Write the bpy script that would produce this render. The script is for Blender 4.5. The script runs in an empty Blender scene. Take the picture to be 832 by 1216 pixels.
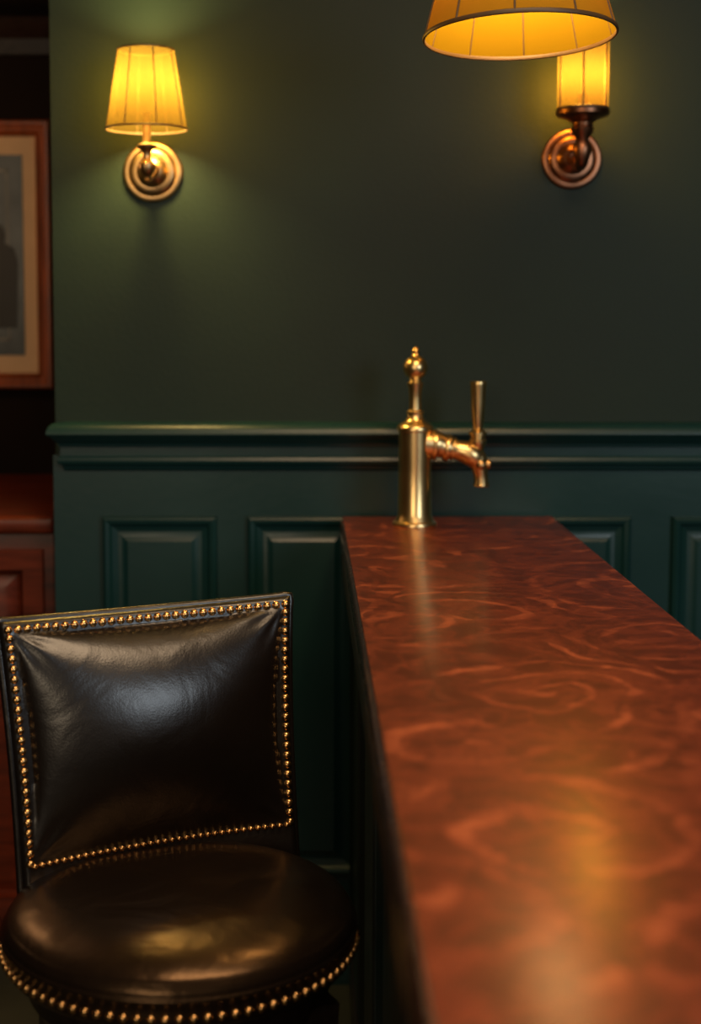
import bpy, bmesh, math, random
from mathutils import Vector, Matrix
random.seed(4)
S = bpy.context.scene
COL = S.collection
S.view_settings.view_transform = 'Standard'
S.view_settings.look = 'None'
S.view_settings.exposure = .1

# ---------------------------------------------------------------- materials
def new_mat(name):
    m = bpy.data.materials.new(name); m.use_nodes = True
    nt = m.node_tree; nt.nodes.clear()
    out = nt.nodes.new('ShaderNodeOutputMaterial')
    return m, nt, out
def N(nt, t, **kw):
    n = nt.nodes.new(t)
    for k, v in kw.items():
        if k in n.inputs.keys(): n.inputs[k].default_value = v
        else: setattr(n, k, v)
    return n
def pbr(name, base, rough=.5, metal=0., var=.25, nscale=12., bump=0., bscale=60., coat=0., stretch=(1,1,1), croughn=.2, rvar=.08, spec=.5):
    m, nt, out = new_mat(name); L = nt.links.new
    b = N(nt, 'ShaderNodeBsdfPrincipled'); b.inputs['Metallic'].default_value = metal
    b.inputs['Coat Weight'].default_value = coat; b.inputs['Coat Roughness'].default_value = croughn
    b.inputs['Specular IOR Level'].default_value = spec
    tc = N(nt, 'ShaderNodeTexCoord'); mp = N(nt, 'ShaderNodeMapping'); mp.inputs['Scale'].default_value = stretch
    L(tc.outputs['Object'], mp.inputs['Vector'])
    no = N(nt, 'ShaderNodeTexNoise', Scale=nscale, Detail=5.); L(mp.outputs[0], no.inputs['Vector'])
    cr = N(nt, 'ShaderNodeValToRGB')
    cr.color_ramp.elements[0].position = .3; cr.color_ramp.elements[1].position = .7
    cr.color_ramp.elements[0].color = (*[c*(1-var) for c in base], 1)
    cr.color_ramp.elements[1].color = (*[min(1, c*(1+var)) for c in base], 1)
    L(no.outputs['Fac'], cr.inputs[0]); L(cr.outputs[0], b.inputs['Base Color'])
    mr = N(nt, 'ShaderNodeMapRange'); mr.inputs['To Min'].default_value = max(.02, rough-rvar); mr.inputs['To Max'].default_value = rough+rvar
    L(no.outputs['Fac'], mr.inputs['Value']); L(mr.outputs[0], b.inputs['Roughness'])
    if bump:
        n2 = N(nt, 'ShaderNodeTexNoise', Scale=bscale, Detail=4.); L(tc.outputs['Object'], n2.inputs['Vector'])
        bp = N(nt, 'ShaderNodeBump', Strength=bump, Distance=.01); L(n2.outputs['Fac'], bp.inputs['Height']); L(bp.outputs[0], b.inputs['Normal'])
    L(b.outputs[0], out.inputs[0])
    return m

def leather_mat(name, tint=(1, 1, 1), r0=.25, r1=.34, bs=.30):
    m, nt, out = new_mat(name); L = nt.links.new
    b = N(nt, 'ShaderNodeBsdfPrincipled'); tc = N(nt, 'ShaderNodeTexCoord')
    no = N(nt, 'ShaderNodeTexNoise', Scale=6., Detail=4.); L(tc.outputs['Object'], no.inputs['Vector'])
    cr = N(nt, 'ShaderNodeValToRGB'); cr.color_ramp.elements[0].color = (.006, .0045, .004, 1); cr.color_ramp.elements[1].color = (.012, .008, .006, 1)
    L(no.outputs['Fac'], cr.inputs[0]); L(cr.outputs[0], b.inputs['Base Color'])
    mr = N(nt, 'ShaderNodeMapRange'); mr.inputs['To Min'].default_value = r0; mr.inputs['To Max'].default_value = r1
    L(no.outputs['Fac'], mr.inputs['Value']); L(mr.outputs[0], b.inputs['Roughness'])
    b.inputs['Specular IOR Level'].default_value = .8
    b.inputs['Specular Tint'].default_value = (*tint, 1)
    v = N(nt, 'ShaderNodeTexVoronoi', Scale=330.); L(tc.outputs['Object'], v.inputs['Vector'])
    w = N(nt, 'ShaderNodeTexNoise', Scale=10., Detail=3.5, Distortion=.6); L(tc.outputs['Object'], w.inputs['Vector'])
    b1 = N(nt, 'ShaderNodeBump', Strength=.10, Distance=.001); L(v.outputs['Distance'], b1.inputs['Height'])
    b2 = N(nt, 'ShaderNodeBump', Strength=bs, Distance=.010); L(w.outputs['Fac'], b2.inputs['Height']); L(b1.outputs[0], b2.inputs['Normal'])
    L(b2.outputs[0], b.inputs['Normal']); L(b.outputs[0], out.inputs[0])
    return m

def copper_mat():
    m, nt, out = new_mat('etched_copper'); L = nt.links.new
    def M(op, a, b_=None, c=None):
        n = nt.nodes.new('ShaderNodeMath'); n.operation = op
        for i, x in enumerate((a, b_, c)):
            if x is None: continue
            if isinstance(x, (int, float)): n.inputs[i].default_value = x
            else: L(x, n.inputs[i])
        return n.outputs[0]
    tc = N(nt, 'ShaderNodeTexCoord')
    wn = N(nt, 'ShaderNodeTexNoise', Scale=5.5, Detail=4., Roughness=.52); L(tc.outputs['Object'], wn.inputs['Vector'])
    sub = N(nt, 'ShaderNodeVectorMath', operation='SUBTRACT'); L(wn.outputs['Color'], sub.inputs[0]); sub.inputs[1].default_value = (.5, .5, .5)
    sc = N(nt, 'ShaderNodeVectorMath', operation='SCALE'); L(sub.outputs[0], sc.inputs[0]); sc.inputs['Scale'].default_value = .14
    ad = N(nt, 'ShaderNodeVectorMath', operation='ADD'); L(tc.outputs['Object'], ad.inputs[0]); L(sc.outputs[0], ad.inputs[1])
    def scroll(scale, k, off):
        o = N(nt, 'ShaderNodeVectorMath', operation='ADD'); L(ad.outputs[0], o.inputs[0]); o.inputs[1].default_value = off
        vo = N(nt, 'ShaderNodeTexVoronoi', voronoi_dimensions='2D', Scale=scale, Randomness=.9); L(o.outputs[0], vo.inputs['Vector'])
        d = N(nt, 'ShaderNodeVectorMath', operation='SUBTRACT'); L(o.outputs[0], d.inputs[0]); L(vo.outputs['Position'], d.inputs[1])
        sp = N(nt, 'ShaderNodeSeparateXYZ'); L(d.outputs[0], sp.inputs[0])
        r = M('SQRT', M('ADD', M('MULTIPLY', sp.outputs[0], sp.outputs[0]), M('MULTIPLY', sp.outputs[1], sp.outputs[1])))
        th = M('ARCTAN2', sp.outputs[1], sp.outputs[0])
        cs = N(nt, 'ShaderNodeSeparateColor'); L(vo.outputs['Color'], cs.inputs[0])
        sg = M('SUBTRACT', M('MULTIPLY', M('GREATER_THAN', cs.outputs[0], .5), 2.), 1.)
        kk = M('MULTIPLY', M('ADD', M('MULTIPLY', cs.outputs[2], .6), .7), k)
        ph = M('ADD', M('MULTIPLY', th, sg), M('MULTIPLY', r, kk))
        ph = M('ADD', ph, M('MULTIPLY', cs.outputs[1], 6.28))
        return M('SINE', ph), r
    def ss(sock, lo, hi):
        n = N(nt, 'ShaderNodeMapRange', interpolation_type='SMOOTHSTEP'); n.inputs['From Min'].default_value = lo; n.inputs['From Max'].default_value = hi; L(sock, n.inputs['Value']); return n.outputs[0]
    s1, r1 = scroll(3.8, 85., (.13, .05, 0))
    s2, r2 = scroll(7.5, 140., (.37, .81, 0))
    l1 = ss(s1, .55, 1.); l2 = ss(s2, .5, 1.)
    big = N(nt, 'ShaderNodeTexNoise', Scale=7., Detail=6., Roughness=.65, Distortion=2.5); L(ad.outputs[0], big.inputs['Vector'])
    msk = ss(big.outputs['Fac'], .42, .60)
    brk = N(nt, 'ShaderNodeTexNoise', Scale=9., Detail=4.); L(tc.outputs['Object'], brk.inputs['Vector'])
    bk = ss(brk.outputs['Fac'], .40, .62)
    fold = N(nt, 'ShaderNodeTexNoise', Scale=7., Detail=2.5, Distortion=3.5); L(ad.outputs[0], fold.inputs['Vector'])
    rid = ss(M('ABSOLUTE', M('SUBTRACT', fold.outputs['Fac'], .5)), .022, 0.)
    inv = M('SUBTRACT', 1., msk)
    f = M('MULTIPLY', l1, M('ADD', M('MULTIPLY', bk, .34), .08))
    f = M('ADD', f, M('MULTIPLY', M('MULTIPLY', l2, inv), .18))
    f = M('ADD', f, M('MULTIPLY', msk, .28))
    f = M('ADD', f, M('MULTIPLY', rid, .16))
    fn = N(nt, 'ShaderNodeTexNoise', Scale=50., Detail=7., Roughness=.8); L(tc.outputs['Object'], fn.inputs['Vector'])
    f = M('ADD', f, M('MULTIPLY', M('SUBTRACT', fn.outputs['Fac'], .5), .7))
    cr = N(nt, 'ShaderNodeValToRGB')
    e = cr.color_ramp.elements; e[0].position = 0.; e[0].color = (.115, .018, .010, 1); e[1].position = .95; e[1].color = (.58, .175, .080, 1)
    x = e.new(.30); x.color = (.215, .040, .020, 1)
    x = e.new(.60); x.color = (.38, .092, .044, 1)
    L(f, cr.inputs[0])
    b = N(nt, 'ShaderNodeBsdfPrincipled'); L(cr.outputs[0], b.inputs['Base Color']); b.inputs['Metallic'].default_value = .42
    mr = N(nt, 'ShaderNodeMapRange'); mr.inputs['To Min'].default_value = .42; mr.inputs['To Max'].default_value = .52; L(f, mr.inputs['Value']); L(mr.outputs[0], b.inputs['Roughness'])
    b.inputs['Coat Weight'].default_value = .42; b.inputs['Coat Roughness'].default_value = .23; b.inputs['Coat Tint'].default_value = (1., .8, .65, 1)
    bp = N(nt, 'ShaderNodeBump', Strength=.10, Distance=.002); L(f, bp.inputs['Height']); L(bp.outputs[0], b.inputs['Normal'])
    L(b.outputs[0], out.inputs[0])
    return m

def shade_mat(name, tcol, dcol, pcol=None):
    # translucent fabric / parchment; pcol = open-weave transmission
    m, nt, out = new_mat(name); L = nt.links.new
    t = N(nt, 'ShaderNodeBsdfTranslucent'); d = N(nt, 'ShaderNodeBsdfDiffuse'); mx = N(nt, 'ShaderNodeAddShader')
    tc = N(nt, 'ShaderNodeTexCoord'); no = N(nt, 'ShaderNodeTexNoise', Scale=40., Detail=4.); L(tc.outputs['Object'], no.inputs['Vector'])
    cr = N(nt, 'ShaderNodeValToRGB'); cr.color_ramp.elements[0].color = (*[c*.85 for c in tcol], 1); cr.color_ramp.elements[1].color = (*[c*1.15 for c in tcol], 1)
    L(no.outputs['Fac'], cr.inputs[0]); L(cr.outputs[0], t.inputs['Color']); d.inputs['Color'].default_value = (*dcol, 1)
    L(t.outputs[0], mx.inputs[0]); L(d.outputs[0], mx.inputs[1]); last = mx
    if pcol:
        p = N(nt, 'ShaderNodeBsdfTransparent'); p.inputs['Color'].default_value = (*pcol, 1)
        m2 = N(nt, 'ShaderNodeAddShader'); L(mx.outputs[0], m2.inputs[0]); L(p.outputs[0], m2.inputs[1]); last = m2
    L(last.outputs[0], out.inputs[0])
    return m

M_wall = pbr('green_wall_paint', (.0115, .0250, .0185), .6, var=.18, nscale=2.5, bump=.06, bscale=90, spec=.3)
M_wains = pbr('green_wainscot_paint', (.0070, .0370, .0370), .34, var=.12, nscale=3, bump=.03, bscale=60, spec=.5)
M_brown = pbr('dark_brown_wall', (.008, .004, .0028), .85, var=.3, nscale=4, spec=.15)
M_wood = pbr('red_mahogany', (.12, .017, .0045), .36, var=.5, nscale=6, stretch=(1, 8, 8), coat=.12, spec=.3)
M_frame = pbr('frame_wood', (.22, .048, .010), .36, var=.4, nscale=8, stretch=(6, 1, 1), coat=.12, spec=.3)
M_dark = pbr('dark_walnut', (.012, .007, .006), .35, var=.4, nscale=10, stretch=(8, 1, 8), coat=.2)
M_bar = pbr('bar_body_paint', (.005, .012, .011), .4, var=.2)
M_edge = pbr('bar_edge_walnut', (.030, .010, .008), .26, var=.4, nscale=12, stretch=(6, 1, 6), coat=.3)
M_leather = leather_mat('leather_dark_brown', bs=.24); M_copper = copper_mat()
M_seat = leather_mat('leather_seat', (1., .60, .32), .24, .36, .38)  # orange specular tint puts warm light colour into the seat highlights
M_brass = pbr('satin_brass', (.88, .62, .28), .29, 1., var=.06, nscale=20, rvar=.03)
M_nail = pbr('antique_brass_nails', (.80, .46, .18), .26, 1., var=.2, nscale=60)
M_bronze = pbr('aged_brass', (.50, .31, .14), .34, 1., var=.25, nscale=25)
M_copb = pbr('aged_copper', (.32, .14, .075), .34, 1., var=.25, nscale=25)
M_rib = pbr('shade_rib', (.09, .05, .02), .5)
M_shade = shade_mat('parchment_shade', (.022, .0150, .0035), (.03, .020, .005), (.26, .18, .05))
M_shade2 = shade_mat('parchment_shade_cylinder', (.013, .0088, .002), (.02, .014, .004), (.24, .16, .045))
M_pend = shade_mat('pendant_shade_fabric', (.050, .021, .003), (.155, .105, .006))
M_mat = pbr('picture_mat_board', (.60, .42, .26), .8, var=.05)
M_floor = pbr('dark_tile_floor', (.035, .038, .028), .4, var=.4, nscale=3)
M_ceil = pbr('ceiling_paint', (.06, .05, .04), .8, var=.1)

# ---------------------------------------------------------------- mesh helpers
def mk(name, bm, mat, parent=None, smooth=True, angle=40):
    bmesh.ops.recalc_face_normals(bm, faces=bm.faces[:])
    me = bpy.data.meshes.new(name); bm.to_mesh(me); bm.free()
    o = bpy.data.objects.new(name, me); COL.objects.link(o)
    if mat: me.materials.append(mat)
    if smooth:
        for p in me.polygons: p.use_smooth = True
        me.set_sharp_from_angle(angle=math.radians(angle))
    if parent: o.parent = parent
    return o
def empty(name, loc=(0, 0, 0), rz=0):
    e = bpy.data.objects.new(name, None); e.location = loc; e.rotation_euler = (0, 0, rz); e.empty_display_size = .1
    COL.objects.link(e); return e
def add_box(bm, a, b, bev=0.):
    c = [(a[i]+b[i])/2 for i in range(3)]; s = [abs(b[i]-a[i]) for i in range(3)]
    r = bmesh.ops.create_cube(bm, size=1, matrix=Matrix.Translation(c) @ Matrix.Diagonal((*s, 1)))
    if bev:
        es = list({e for v in r['verts'] for e in v.link_edges})
        bmesh.ops.bevel(bm, geom=es, offset=bev, segments=4, profile=.5, affect='EDGES')
def box(name, a, b, mat, parent=None, bev=0.):
    bm = bmesh.new(); add_box(bm, a, b, bev); return mk(name, bm, mat, parent, smooth=bev > 0)
def add_lathe(bm, prof, mtx=Matrix.Identity(4), seg=48, cap=True):
    rings = []
    for r, z in prof:
        if r < 1e-5: rings.append([bm.verts.new(mtx @ Vector((0, 0, z)))])
        else: rings.append([bm.verts.new(mtx @ Vector((r*math.cos(2*math.pi*i/seg), r*math.sin(2*math.pi*i/seg), z))) for i in range(seg)])
    for a, b in zip(rings, rings[1:]):
        for i in range(seg):
            j = (i+1) % seg
            if len(a) == 1 and len(b) == 1: continue
            if len(a) == 1: bm.faces.new((a[0], b[i], b[j]))
            elif len(b) == 1: bm.faces.new((a[i], a[j], b[0]))
            else: bm.faces.new((a[i], a[j], b[j], b[i]))
    if cap:
        for r in (rings[0], rings[-1]):
            if len(r) > 2: bm.faces.new(r)
def smooth_prof(pts, n=6):
    out = []
    P = [Vector((*p, 0)[:3]) if len(p) == 2 else Vector(p) for p in pts]
    for i in range(len(P)-1):
        p0 = P[max(i-1, 0)]; p1 = P[i]; p2 = P[i+1]; p3 = P[min(i+2, len(P)-1)]
        for k in range(n):
            t = k/n
            out.append(.5*((2*p1)+(-p0+p2)*t+(2*p0-5*p1+4*p2-p3)*t*t+(-p0+3*p1-3*p2+p3)*t**3))
    out.append(P[-1]); return out
def add_tube(bm, pts, radii, seg=24, n=6):
    Q = smooth_prof([(p[0], p[1], p[2]) for p in pts], n); R = [v.x for v in smooth_prof([(r, 0) for r in radii], n)]
    rings = []; up = None
    for i, p in enumerate(Q):
        t = (Q[min(i+1, len(Q)-1)]-Q[max(i-1, 0)]).normalized()
        if up is None:
            up = Vector((0, 1, 0)) if abs(t.y) < .9 else Vector((1, 0, 0))
        up = (up-t*up.dot(t)).normalized(); s = t.cross(up)
        rings.append([bm.verts.new(p+R[i]*(math.cos(a)*up+math.sin(a)*s)) for a in [2*math.pi*k/seg for k in range(seg)]])
    for a, b in zip(rings, rings[1:]):
        for i in range(seg): bm.faces.new((a[i], a[(i+1) % seg], b[(i+1) % seg], b[i]))
    bm.faces.new(rings[0]); bm.faces.new(rings[-1])
def extrude_x(bm, prof, x0, x1, mitre=0.):
    ymax = max(p[0] for p in prof)
    A = [bm.verts.new((x0-(ymax-p[0])*mitre, p[0], p[1])) for p in prof]; B = [bm.verts.new((x1, p[0], p[1])) for p in prof]
    n = len(prof)
    for i in range(n): bm.faces.new((A[i], A[(i+1) % n], B[(i+1) % n], B[i]))
    bm.faces.new(A); bm.faces.new(B)
def add_panel(bm, u0, u1, w0, w1, prof, P):
    rings = []
    for ins, d in prof:
        rings.append([bm.verts.new(P(u, w, d)) for u, w in ((u0+ins, w0+ins), (u1-ins, w0+ins), (u1-ins, w1-ins), (u0+ins, w1-ins))])
    for a, b in zip(rings, rings[1:]):
        for i in range(4): bm.faces.new((a[i], a[(i+1) % 4], b[(i+1) % 4], b[i]))
    bm.faces.new(rings[-1])

# ---------------------------------------------------------------- room shell
WY = 3.12; CX = -.547
box('wall_back', (CX, WY, 0), (2.6, WY+1.0, 2.9), M_wall)
box('wall_alcove', (-2.6, 4.0, 0), (CX, 4.12, 2.9), M_brown)
box('wall_left', (-2.72, -2.6, 0), (-2.6, 4.12, 2.9), M_brown)
box('wall_right', (2.6, -2.6, 0), (2.72, 4.12, 2.9), M_wall)
box('floor', (-2.72, -2.6, -.1), (2.72, 4.12, 0), M_floor)
box('ceiling', (-2.72, -2.6, 2.9), (2.72, 4.12, 3.0), M_ceil)

wt = .012; F = WY-wt
bm = bmesh.new(); add_box(bm, (CX-.004, F, .0), (2.6, WY, 1.19)); mk('trim_wainscot', bm, M_wains, smooth=False)
bm = bmesh.new()
prof = [(WY, 1.263), (F-.026, 1.263), (F-.036, 1.261), (F-.045, 1.256), (F-.051, 1.248), (F-.053, 1.240), (F-.050, 1.236), (F-.042, 1.235), (F-.038, 1.230), (F-.028, 1.222), (F-.020, 1.217), (F-.018, 1.211),
        (F-.014, 1.209), (F-.014, 1.190), (F-.020, 1.187), (F-.023, 1.180), (F-.020, 1.173), (F-.010, 1.169), (F-.006, 1.160), (F-.0005, 1.156), (WY, 1.156)]
extrude_x(bm, prof, CX+.03, 2.6, mitre=.62)
mk('trim_chair_rail', bm, M_wains, angle=30)
pp = [(0, 0), (.002, .014), (.008, .018), (.016, .015), (.022, .008), (.034, .003), (.040, .0035), (.052, .010), (.056, .012)]
bm = bmesh.new()
for x0, x1 in ((-.445, -.194), (-.128, .118), (.175, .412), (.470, .711), (.800, 1.05), (1.13, 1.38), (1.46, 1.71), (1.79, 2.04), (2.12, 2.37)):
    add_panel(bm, x0, x1, .25, 1.057, pp, lambda u, w, d: Vector((u, F-d, w)))
mk('trim_wall_panels', bm, M_wains, angle=25)
bm = bmesh.new()
extrude_x(bm, [(F, 0.0), (F-.02, 0), (F-.02, .11), (F-.014, .125), (F-.006, .135), (F, .14)], CX-.004, 2.6)
mk('baseboard_back', bm, M_wains, angle=30)
bm = bmesh.new()
extrude_x(bm, [(4.0, 2.30), (3.93, 2.30), (3.92, 2.29), (3.94, 2.26), (3.96, 2.24), (3.97, 2.20), (4.0, 2.20)], -2.6, CX)
mk('trim_alcove', bm, M_dark, angle=30)

# ---------------------------------------------------------------- framed picture
fp = empty('framed_picture', (-1.02, 3.995, 1.657))
def frame_ring(name, w, h, prof, mat):
    bm = bmesh.new(); rings = []
    for ins, d in prof:
        rings.append([bm.verts.new((x, -d, z)) for x, z in ((-w+ins, -h+ins), (w-ins, -h+ins), (w-ins, h-ins), (-w+ins, h-ins))])
    for a, b in zip(rings, rings[1:]):
        for i in range(4): bm.faces.new((a[i], a[(i+1) % 4], b[(i+1) % 4], b[i]))
    return mk(name, bm, mat, fp, angle=30)
frame_ring('frame_moulding', .32, .368, [(0, 0), (0, .022), (.006, .030), (.014, .030), (.020, .024), (.030, .022), (.034, .026), (.040, .022), (.044, .010), (.044, 0)], M_frame)
box('mat_board', (-.28, -.008, -.328), (.28, -.002, .328), M_mat, fp)
m, nt, out = new_mat('old_photograph'); L = nt.links.new
b = N(nt, 'ShaderNodeBsdfPrincipled', Roughness=.35); tc = N(nt, 'ShaderNodeTexCoord')
no = N(nt, 'ShaderNodeTexNoise', Scale=5., Detail=5.); L(tc.outputs['Object'], no.inputs['Vector'])
cr = N(nt, 'ShaderNodeValToRGB'); cr.color_ramp.elements[0].position = .35; cr.color_ramp.elements[0].color = (.020, .026, .030, 1); cr.color_ramp.elements[1].position = .7; cr.color_ramp.elements[1].color = (.10, .12, .13, 1)
L(no.outputs['Fac'], cr.inputs[0]); L(cr.outputs[0], b.inputs['Base Color']); L(b.outputs[0], out.inputs[0])
box('photo_print', (-.240, -.010, -.275), (.240, -.0085, .275), m, fp)
M_fig = pbr('photo_ink', (.008, .008, .008), .5); M_fig2 = pbr('photo_grey', (.16, .16, .15), .5)
bm = bmesh.new()
for (cx, s) in ((.17, 1.), (.03, .9)):
    pts = [(-.05, -.2), (-.055, -.02), (-.045, .02), (-.018, .035), (-.022, .055), (-.015, .08), (.0, .088), (.015, .08), (.022, .055), (.018, .035), (.045, .02), (.055, -.02), (.05, -.2)]
    bm.faces.new([bm.verts.new((cx+x*s, -.0112, z*s)) for x, z in pts])
mk('photo_figures', bm, M_fig, fp, smooth=False)
bm = bmesh.new(); add_box(bm, (-.20, -.0108, -.235), (.20, -.0104, -.228)); add_box(bm, (-.20, -.0108, .228), (.20, -.0104, .235)); add_box(bm, (.195, -.0108, -.235), (.20, -.0104, .235)); add_box(bm, (-.2, -.0108, -.235), (-.195, -.0104, .235))
mk('photo_border', bm, M_fig2, fp, smooth=False)

# ---------------------------------------------------------------- cabinet
cab = empty('wooden_sideboard', (-1.06, 3.57, 0))
box('carcass', (-.48, -.38, .06), (.495, .41, 1.01), M_wood, cab, .004)
box('plinth', (-.46, -.35, 0), (.48, .40, .07), M_dark, cab)
bm = bmesh.new(); add_box(bm, (-.50, -.43, 1.01), (.505, .415, 1.05), .012); mk('top', bm, M_wood, cab)
bm = bmesh.new()
for x0, x1 in ((-.45, -.01), (.02, .47)):
    add_panel(bm, x0, x1, .12, .97, [(0, 0), (0, .018), (.045, .018), (.052, .006), (.06, .004), (.09, .014)], lambda u, w, d: Vector((u, -.38-d, w)))
mk('doors', bm, M_wood, cab, angle=25)
bm = bmesh.new()
for x in (-.04, .05): bmesh.ops.create_uvsphere(bm, u_segments=16, v_segments=10, radius=.013, matrix=Matrix.Translation((x, -.41, .6)))
mk('door_knobs', bm, M_bronze, cab)

# ---------------------------------------------------------------- bar counter
bar = empty('bar_counter', (0, 0, 0))
BX0, BX1, BY0, BY1 = .074, .539, .12, F-.025
bm = bmesh.new(); add_box(bm, (BX0+.006, BY0+.006, 1.052), (BX1-.006, BY1, 1.060), .0015); mk('copper_top', bm, M_copper, bar)
bm = bmesh.new(); add_box(bm, (BX0, BY0, 1.006), (BX1, BY1, 1.0578), .014); mk('top_edge', bm, M_edge, bar)
bm = bmesh.new(); add_box(bm, (BX0+.014, BY0+.014, .980), (BX1-.014, BY1, 1.010), .008); add_box(bm, (BX0+.004, BY0+.01, .930), (BX1-.004, BY1, .984), .010)
mk('top_moulding', bm, M_dark, bar)
bm = bmesh.new(); add_box(bm, (BX0+.035, BY0+.05, 0), (BX1-.03, BY1, .937)); mk('body', bm, M_bar, bar, smooth=False)
bm = bmesh.new()
for k in range(5):
    y0 = .22+k*.575; y1 = y0+.50
    pq = [(0, 0), (.002, .012), (.010, .015), (.02, .008), (.03, .002), (.06, .008), (.07, .008)]
    add_panel(bm, y0, y1, .20, .86, pq, lambda u, w, d: Vector((BX0+.035-d, u, w)))
    add_panel(bm, y0, y1, .20, .86, pq, lambda u, w, d: Vector((BX1-.03+d, u, w)))
mk('body_panels', bm, M_bar, bar, angle=25)
bm = bmesh.new(); add_box(bm, (BX0+.022, BY0+.04, 0), (BX1-.018, BY1, .12), .006); mk('plinth', bm, M_dark, bar)

# ---------------------------------------------------------------- beer tap
tap = empty('beer_tap', (.2255, 2.945, 1.060))
bm = bmesh.new()
add_lathe(bm, [(0, 0), (.046, 0), (.0465, .004), (.045, .008), (.040, .011), (.0385, .015), (.0370, .019), (.0350, .024), (.0340, .12), (.0340, .196), (.0370, .198), (.0375, .204), (.0355, .208),
               (.030, .213), (.022, .217), (.018, .224), (.0165, .230), (.0180, .233), (.0180, .237), (.0135, .241), (.0125, .262), (.0135, .282), (.0165, .292), (.0170, .296), (.0135, .299), (.011, .303)], seg=64)
mk('column', bm, M_brass, tap, angle=35)
bm = bmesh.new()
pr = [(.010, .300), (.013, .304)] + [(.0255*math.cos(a), .327+.0255*math.sin(a)) for a in [math.radians(x) for x in range(-60, 69, 8)]] + [(.0085, .352), (.0065, .356), (.0075, .359), (.0085, .362), (.007, .366), (.003, .370), (0, .3705)]
add_lathe(bm, pr, seg=48); mk('finial', bm, M_brass, tap, angle=35)
bm = bmesh.new()
add_tube(bm, [(.02, 0, .170), (.045, 0, .168), (.062, -.001, .163), (.085, -.002, .158), (.105, -.003, .153), (.120, -.004, .144), (.130, -.004, .132)], [.030, .028, .0235, .0210, .0235, .0235, .019], 32)
add_tube(bm, [(.120, -.004, .160), (.128, -.004, .142), (.133, -.004, .122), (.136, -.004, .104), (.137, -.004, .086)], [.013, .0195, .0175, .0150, .0155], 32)
def ring(bm, c, r, w, d):
    q = Vector(d).normalized().to_track_quat('Z', 'Y').to_matrix().to_4x4()
    add_lathe(bm, [(r*.8, -w), (r*.95, -w), (r, -w*.6), (r, w*.6), (r*.95, w), (r*.8, w)], Matrix.Translation(c) @ q, 36)
ring(bm, (.040, 0, .168), .032, .0045, (1, 0, -.05)); ring(bm, (.066, -.001, .162), .0280, .006, (1, 0, -.2)); ring(bm, (.078, -.001, .160), .0245, .003, (1, 0, -.2))
ring(bm, (.137, -.004, .085), .0165, .003, (0, 0, 1))
mk('faucet_body', bm, M_brass, tap, angle=35)
bm = bmesh.new()
q = Matrix.Translation((.143, -.004, .128)) @ Matrix.Rotation(math.radians(90), 4, 'Y')
add_lathe(bm, [(0.008, 0), (.011, .004), (.011, .010), (.007, .014), (0, .015)], q, 24)
q = Matrix.Translation((.134, -.019, .128)) @ Matrix.Rotation(math.radians(90), 4, 'X')
add_lathe(bm, [(0.008, 0), (.010, .003), (.009, .008), (.005, .011), (0, .012)], q, 24)
mk('faucet_knob', bm, M_bronze, tap)
bm = bmesh.new()
add_lathe(bm, [(.0120, .155), (.015, .165), (.0180, .172), (.0180, .178), (.0150, .181), (.0150, .186), (.0185, .189), (.0185, .195), (.0125, .199), (.0100, .203), (.0108, .208),
               (.0128, .225), (.0148, .255), (.0165, .290), (.0172, .296), (.0165, .299), (.010, .300), (0, .300)], Matrix.Translation((.129, -.004, 0)), 40)
mk('tap_handle', bm, M_brass, tap, angle=30)

# ---------------------------------------------------------------- wall sconces
def point(name, loc, power, col, r, parent=None):
    l = bpy.data.lights.new(name, 'POINT'); l.energy = power; l.color = col; l.shadow_soft_size = r
    o = bpy.data.objects.new(name, l); o.location = loc; COL.objects.link(o)
    if parent: o.parent = parent
    return o
def add_shade(parent, r0, r1, z0, z1, cx, cy, nrib, mat, ribr=.0012, off=0., rim=.0022):
    T = Matrix.Translation((cx, cy, 0))
    bm = bmesh.new(); add_lathe(bm, [(r0, z0), (r1, z1)], T, 96, cap=False); mk('shade', bm, mat, parent)
    bm = bmesh.new()
    for k in range(nrib):
        a = off+2*math.pi*k/nrib; c, s = math.cos(a), math.sin(a); e = .0008
        add_tube(bm, [(cx+(r0+e)*c, cy+(r0+e)*s, z0), (cx+(r1+e)*c, cy+(r1+e)*s, z1)], [ribr, ribr], 8, 1)
    for r, z in ((r0, z0), (r1, z1)):
        pts = 96
        rings = []
        for i in range(pts):
            a = 2*math.pi*i/pts; c = Vector((math.cos(a), math.sin(a), 0)); o = Vector((cx, cy, z))
            rings.append([bm.verts.new(o+c*(r+rim*.6*math.cos(t))+Vector((0, 0, rim*math.sin(t)))) for t in [2*math.pi*k/8 for k in range(8)]])
        for i in range(pts):
            A, B = rings[i], rings[(i+1) % pts]
            for k in range(8): bm.faces.new((A[k], A[(k+1) % 8], B[(k+1) % 8], B[k]))
    mk('shade_frame', bm, M_rib, parent)

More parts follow.
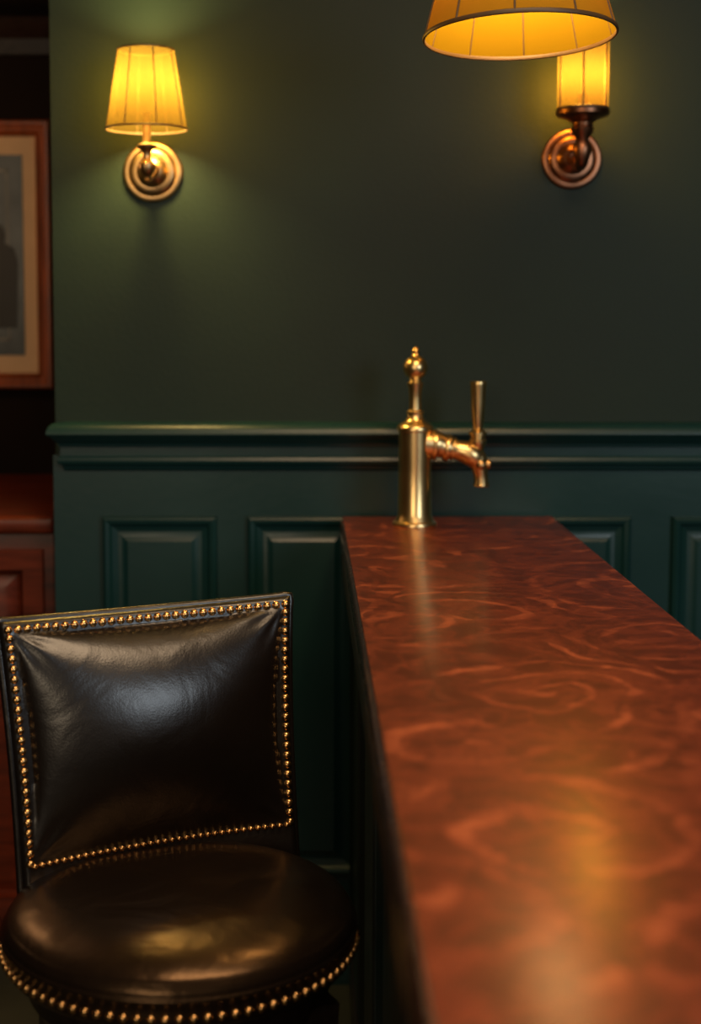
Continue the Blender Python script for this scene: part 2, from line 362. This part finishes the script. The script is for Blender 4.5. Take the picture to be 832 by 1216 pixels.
def sconce(loc, kind):
    e = empty('wall_sconce', loc)   # origin: plate centre on wall surface
    metal = M_bronze if kind == 0 else M_copb
    R = Matrix.Rotation(math.radians(90), 4, 'X')
    bm = bmesh.new()
    add_lathe(bm, [(0, 0), (.064, 0), (.0645, .004), (.061, .009), (.054, .011), (.051, .010), (.048, .014), (.043, .017), (.034, .017), (.031, .020), (.026, .026), (.017, .030), (.014, .036), (.012, .042), (0, .043)], R, 64)
    mk('backplate', bm, metal, e, angle=35)
    bm = bmesh.new(); D = -.118
    if kind == 0:
        add_tube(bm, [(0, -.03, 0), (0, -.06, -.012), (0, -.09, -.020), (.0, D, -.010), (0, D, .012)], [.009, .010, .009, .009, .008], 20)
        T = Matrix.Translation((0, D, 0))
        add_lathe(bm, [(0, -.036), (.005, -.034), (.008, -.028), (.005, -.022), (.012, -.016), (.018, -.004), (.017, .006), (.010, .014), (.008, .024), (.012, .034), (.020, .040), (.021, .044), (.010, .048), (.008, .052), (.008, .11), (0, .11)], T, 32)
    else:
        add_tube(bm, [(0, -.03, 0), (0, -.06, -.016), (0, -.09, -.022), (0, D, -.008), (0, D, .015)], [.011, .012, .011, .012, .012], 20)
        T = Matrix.Translation((0, D, 0))
        add_lathe(bm, [(0, -.030), (.006, -.028), (.012, -.020), (.016, -.008), (.020, .006), (.018, .018), (.013, .026), (.016, .034), (.022, .042), (.024, .050), (.021, .056), (.022, .062), (.034, .070), (.050, .074), (.055, .078), (.056, .086), (.050, .089), (.012, .090), (.010, .12), (0, .12)], T, 40)
    mk('arm', bm, metal, e, angle=35)
    if kind == 0:
        add_shade(e, .084, .058, .077, .237, 0, D, 8, M_shade, off=.35)
        point('bulb', (0, D, .165), 18., (1., .68, .20), .042, e)
    else:
        add_shade(e, .052, .052, .090, .235, 0, D, 6, M_shade2, ribr=.002, off=.35, rim=.003)
        point('bulb', (0, D, .160), 16., (1., .62, .17), .028, e)
    return e
sconce((-.329, WY, 1.801), 0)
sconce((.571, WY, 1.8285), 1)

# ---------------------------------------------------------------- pendant lamp
pl = empty('pendant_lamp', (.351, 2.40, 1.953))
pl.rotation_euler = (math.radians(-3.5), math.radians(-1), 0)
add_shade(pl, .157, .105, 0, .19, 0, 0, 10, M_pend, ribr=.0018, off=.12, rim=.004)
bm = bmesh.new()
add_tube(bm, [(0, 0, .19), (0, 0, .945)], [.006, .006], 16, 2)
for k in range(3):
    a = k*2*math.pi/3; add_tube(bm, [(0, 0, .186), (.105*math.cos(a), .105*math.sin(a), .19)], [.0025, .0025], 8, 1)
mk('stem', bm, M_copb, pl)
bm = bmesh.new(); add_lathe(bm, [(0, .915), (.012, .915), (.03, .925), (.05, .938), (.052, .947), (0, .947)], seg=32); mk('canopy', bm, M_copb, pl)
point('bulb', (0, 0, .115), 9.5, (1., .58, .20), .065, pl)

# ---------------------------------------------------------------- bar stool
st = empty('bar_stool', (-.17, 1.88, 0), math.radians(25.1))
bm = bmesh.new()
pr = [(v.x, v.y) for v in smooth_prof([(0, .732), (.06, .7318), (.12, .729), (.17, .723), (.205, .714), (.226, .703), (.235, .692), (.2375, .684)], 5)]
pr += [(.2392, .6825), (.2407, .680), (.2395, .6775), (.2378, .676), (.2388, .663), (.2382, .650), (.235, .645), (.228, .643), (.0, .643)]
add_lathe(bm, pr, seg=128)
for v in bm.verts:
    r = math.hypot(v.co.x, v.co.y); a = math.atan2(v.co.y, v.co.x)
    if v.co.z > .70: v.co.z += .0016*math.sin(3*a+1)*min(1, r/.15) + .0010*math.sin(9*v.co.x*6.28*.6+2)*math.cos(v.co.y*25)*(1-(r/.25)**2)
mk('seat', bm, M_seat, st, angle=60)
def add_nail(bm, p, n, r=.0056):
    q = Vector(n).normalized().to_track_quat('Z', 'Y').to_matrix().to_4x4()
    add_lathe(bm, [(r, -.001), (r, .0004), (r*.9, .0022), (r*.66, .0038), (r*.35, .0048), (0, .0052)], Matrix.Translation(p) @ q, 12, cap=False)
bm = bmesh.new(); n = 88
for i in range(n):
    a = 2*math.pi*i/n; add_nail(bm, (.2388*math.cos(a), .2388*math.sin(a), .659), (math.cos(a), math.sin(a), 0), .0060)
mk('seat_nailheads', bm, M_nail, st, angle=70)
ZB, ZT = .655, 1.062
def hw(t):
    t = max(t, 0.); return .2060+.004*(1-t)+.0195*t**2.2
def base(s, t):
    x = .028+s*hw(t)
    z = ZB+(ZT-ZB)*t + (.006*s*s*t)
    y = .158+.062*t - .022*s*s
    return Vector((x, y, z))
def nrm(s, t):
    e = .01; du = base(s+e, t)-base(s-e, t); dv = base(s, t+e)-base(s, t-e); n = du.cross(dv).normalized()
    return n if n.y < 0 else -n
T0 = .185
def front(s, t):
    p = base(s, t); n = nrm(s, t); d = .012
    a = s/.945; b = (t-(T0+.963)/2)/((.963-T0)/2)
    ax = .998-.060*(1-b*b) if abs(b) < 1 else .998
    bx = .998-.050*(1-a*a) if abs(a) < 1 else .998
    if b < 0: bx = .985
    A = a/ax; B = b/bx
    if abs(A) < 1 and abs(B) < 1:
        fb = (1-B**2)**.55 if B > 0 else (1-B**2)**1.05
        f = (1-A**2)**.60*fb; d += .070*f
        for sx in (-1, 1):
            for sy in (-1, 1):
                dx, dy = (a-sx)*.2, (b-sy)*.17; rr = math.hypot(dx, dy); an = math.atan2(abs(dy), abs(dx)+1e-6)
                d += .0026*math.sin(an*11)*math.exp(-(rr/.055)**2)*min(1, f*6)
    m = min(min(1-abs(s), 1.)*hw(t), (1-t)*(ZT-ZB))
    if m < .006: d -= .009*(1-m/.006)**2
    return p+n*d
bm = bmesh.new(); NU, NV = 130, 120
G = [[bm.verts.new(front(-1+2*i/NU, j/NV)) for i in range(NU+1)] for j in range(NV+1)]
def rear(s, t):
    m = min((1-abs(s))*hw(t), (1-t)*(ZT-ZB)); d = -.020+.010*max(0, 1-m/.01)**2
    return base(s, t)+nrm(s, t)*d
H = [[bm.verts.new(rear(-1+2*i/NU, j/NV)) for i in range(NU+1)] for j in range(NV+1)]
for j in range(NV):
    for i in range(NU):
        bm.faces.new((G[j][i], G[j][i+1], G[j+1][i+1], G[j+1][i])); bm.faces.new((H[j][i], H[j+1][i], H[j+1][i+1], H[j][i+1]))
for j in range(NV):
    for i in (0, NU): bm.faces.new((G[j][i], G[j+1][i], H[j+1][i], H[j][i]))
for i in range(NU):
    for j in (0, NV): bm.faces.new((G[j][i], G[j][i+1], H[j][i+1], H[j][i]))
mk('backrest', bm, M_leather, st, angle=60)
bm = bmesh.new()
pts = [base(-1, t/20)-nrm(-1, t/20)*.004 for t in range(0, 20)] + [base(-1+2*k/24, 1)-nrm(-1+2*k/24, 1)*.004 for k in range(25)] + [base(1, 1-t/20)-nrm(1, 1-t/20)*.004 for t in range(1, 21)]
add_tube(bm, pts, [.0060]*len(pts), 10, 2)
mk('backrest_welt', bm, M_leather, st, angle=80)
bm = bmesh.new()
def row(f, n, r=.0063):
    for k in range(n):
        s, t = f(k/(n-1)); add_nail(bm, front(s, t), nrm(s, t), r)
row(lambda k: (-.957+1.914*k, .971), 31)
row(lambda k: (-.957, .19+.752*k), 23)
row(lambda k: (.957, .19+.752*k), 23)
row(lambda k: (-.93+1.86*k, .180), 36, .0048)
mk('backrest_nailheads', bm, M_nail, st, angle=70)
bm = bmesh.new()
add_lathe(bm, [(0, .645), (.20, .645), (.205, .638), (.205, .600), (.198, .594), (.19, .575), (0, .575)], seg=64)
mk('swivel_apron', bm, M_dark, st, angle=35)
bm = bmesh.new()
for sx in (-1, 1):
    for sy in (-1, 1):
        a = Vector((sx*.140, sy*.140, .60)); b_ = Vector((sx*.155, sy*.155, 0))
        ring_ = []
        for k in range(9):
            t = k/8; c = a.lerp(b_, t); w = .021*(1-t)+.014*t; c.x += sx*.010*math.sin(t*3.14)*-1; c.y += sy*.010*math.sin(t*3.14)*-1
            ring_.append([bm.verts.new((c.x+dx*w, c.y+dy*w, c.z)) for dx, dy in ((-1, -1), (1, -1), (1, 1), (-1, 1))])
        for A, B in zip(ring_, ring_[1:]):
            for i in range(4): bm.faces.new((A[i], A[(i+1) % 4], B[(i+1) % 4], B[i]))
        bm.faces.new(ring_[0]); bm.faces.new(ring_[-1])
mk('legs', bm, M_dark, st, angle=35)
bm = bmesh.new(); q = .142
for a0, b0 in (((-q, -q), (q, -q)), ((q, -q), (q, q)), ((q, q), (-q, q)), ((-q, q), (-q, -q))):
    add_tube(bm, [(a0[0], a0[1], .23), (b0[0], b0[1], .23)], [.011, .011], 16, 1)
mk('footrest', bm, M_bronze, st)
bm = bmesh.new()
for sx in (-1, 1): add_box(bm, (sx*.12+.03-.018, .165, .585), (sx*.12+.03+.018, .182, .72), .003)
mk('back_brackets', bm, M_dark, st)

# ---------------------------------------------------------------- added fill lights (unseen)
def area(name, loc, target, size, power, col, sy=None):
    l = bpy.data.lights.new(name, 'AREA'); l.energy = power; l.color = col; l.shape = 'RECTANGLE'; l.size = size; l.size_y = sy or size
    o = bpy.data.objects.new(name, l); o.location = loc; o.rotation_euler = (Vector(target)-Vector(loc)).to_track_quat('-Z', 'Y').to_euler(); COL.objects.link(o)
area('cool_fill_light', (2.2, -.6, 2.1), (-.1, 2.2, 1.0), 1.2, 27, (.82, .92, 1.))  # soft cool light added for the backrest sheen; there is no window
area('overhead_fill_light', (.3, 1.2, 2.85), (.3, 1.2, 0), 1.0, 25, (1., .70, .43))  # added overhead fill that brightens the counter, no fixture
point('alcove_fill_light', (-1.45, 3.35, 1.90), 8, (1., .55, .24), .12)  # unseen warm point added to put orange highlights on the seat
area('rear_fill_light', (-1.1, -2.2, 2.2), (.2, 3.0, 1.2), 1.6, 32, (1., .78, .52))  # large warm fill added behind the camera for the brass to reflect

w = bpy.data.worlds.new('dim_room'); S.world = w; w.use_nodes = True
w.node_tree.nodes['Background'].inputs[0].default_value = (.5, .55, .6, 1); w.node_tree.nodes['Background'].inputs[1].default_value = .05

# ---------------------------------------------------------------- camera
cd = bpy.data.cameras.new('camera'); cam = bpy.data.objects.new('camera', cd); COL.objects.link(cam); S.camera = cam
cam.location = (0, 0, 1.5); cam.rotation_euler = (math.radians(90-5), 0, 0)
cd.sensor_fit = 'VERTICAL'; cd.sensor_height = 36; cd.sensor_width = 24
cd.lens = 1700/1216*36
cd.shift_x = (416-363)/1216; cd.shift_y = (520-608)/1216
cd.clip_start = .05
cd.dof.use_dof = True; cd.dof.focus_distance = 2.25; cd.dof.aperture_fstop = 2.4
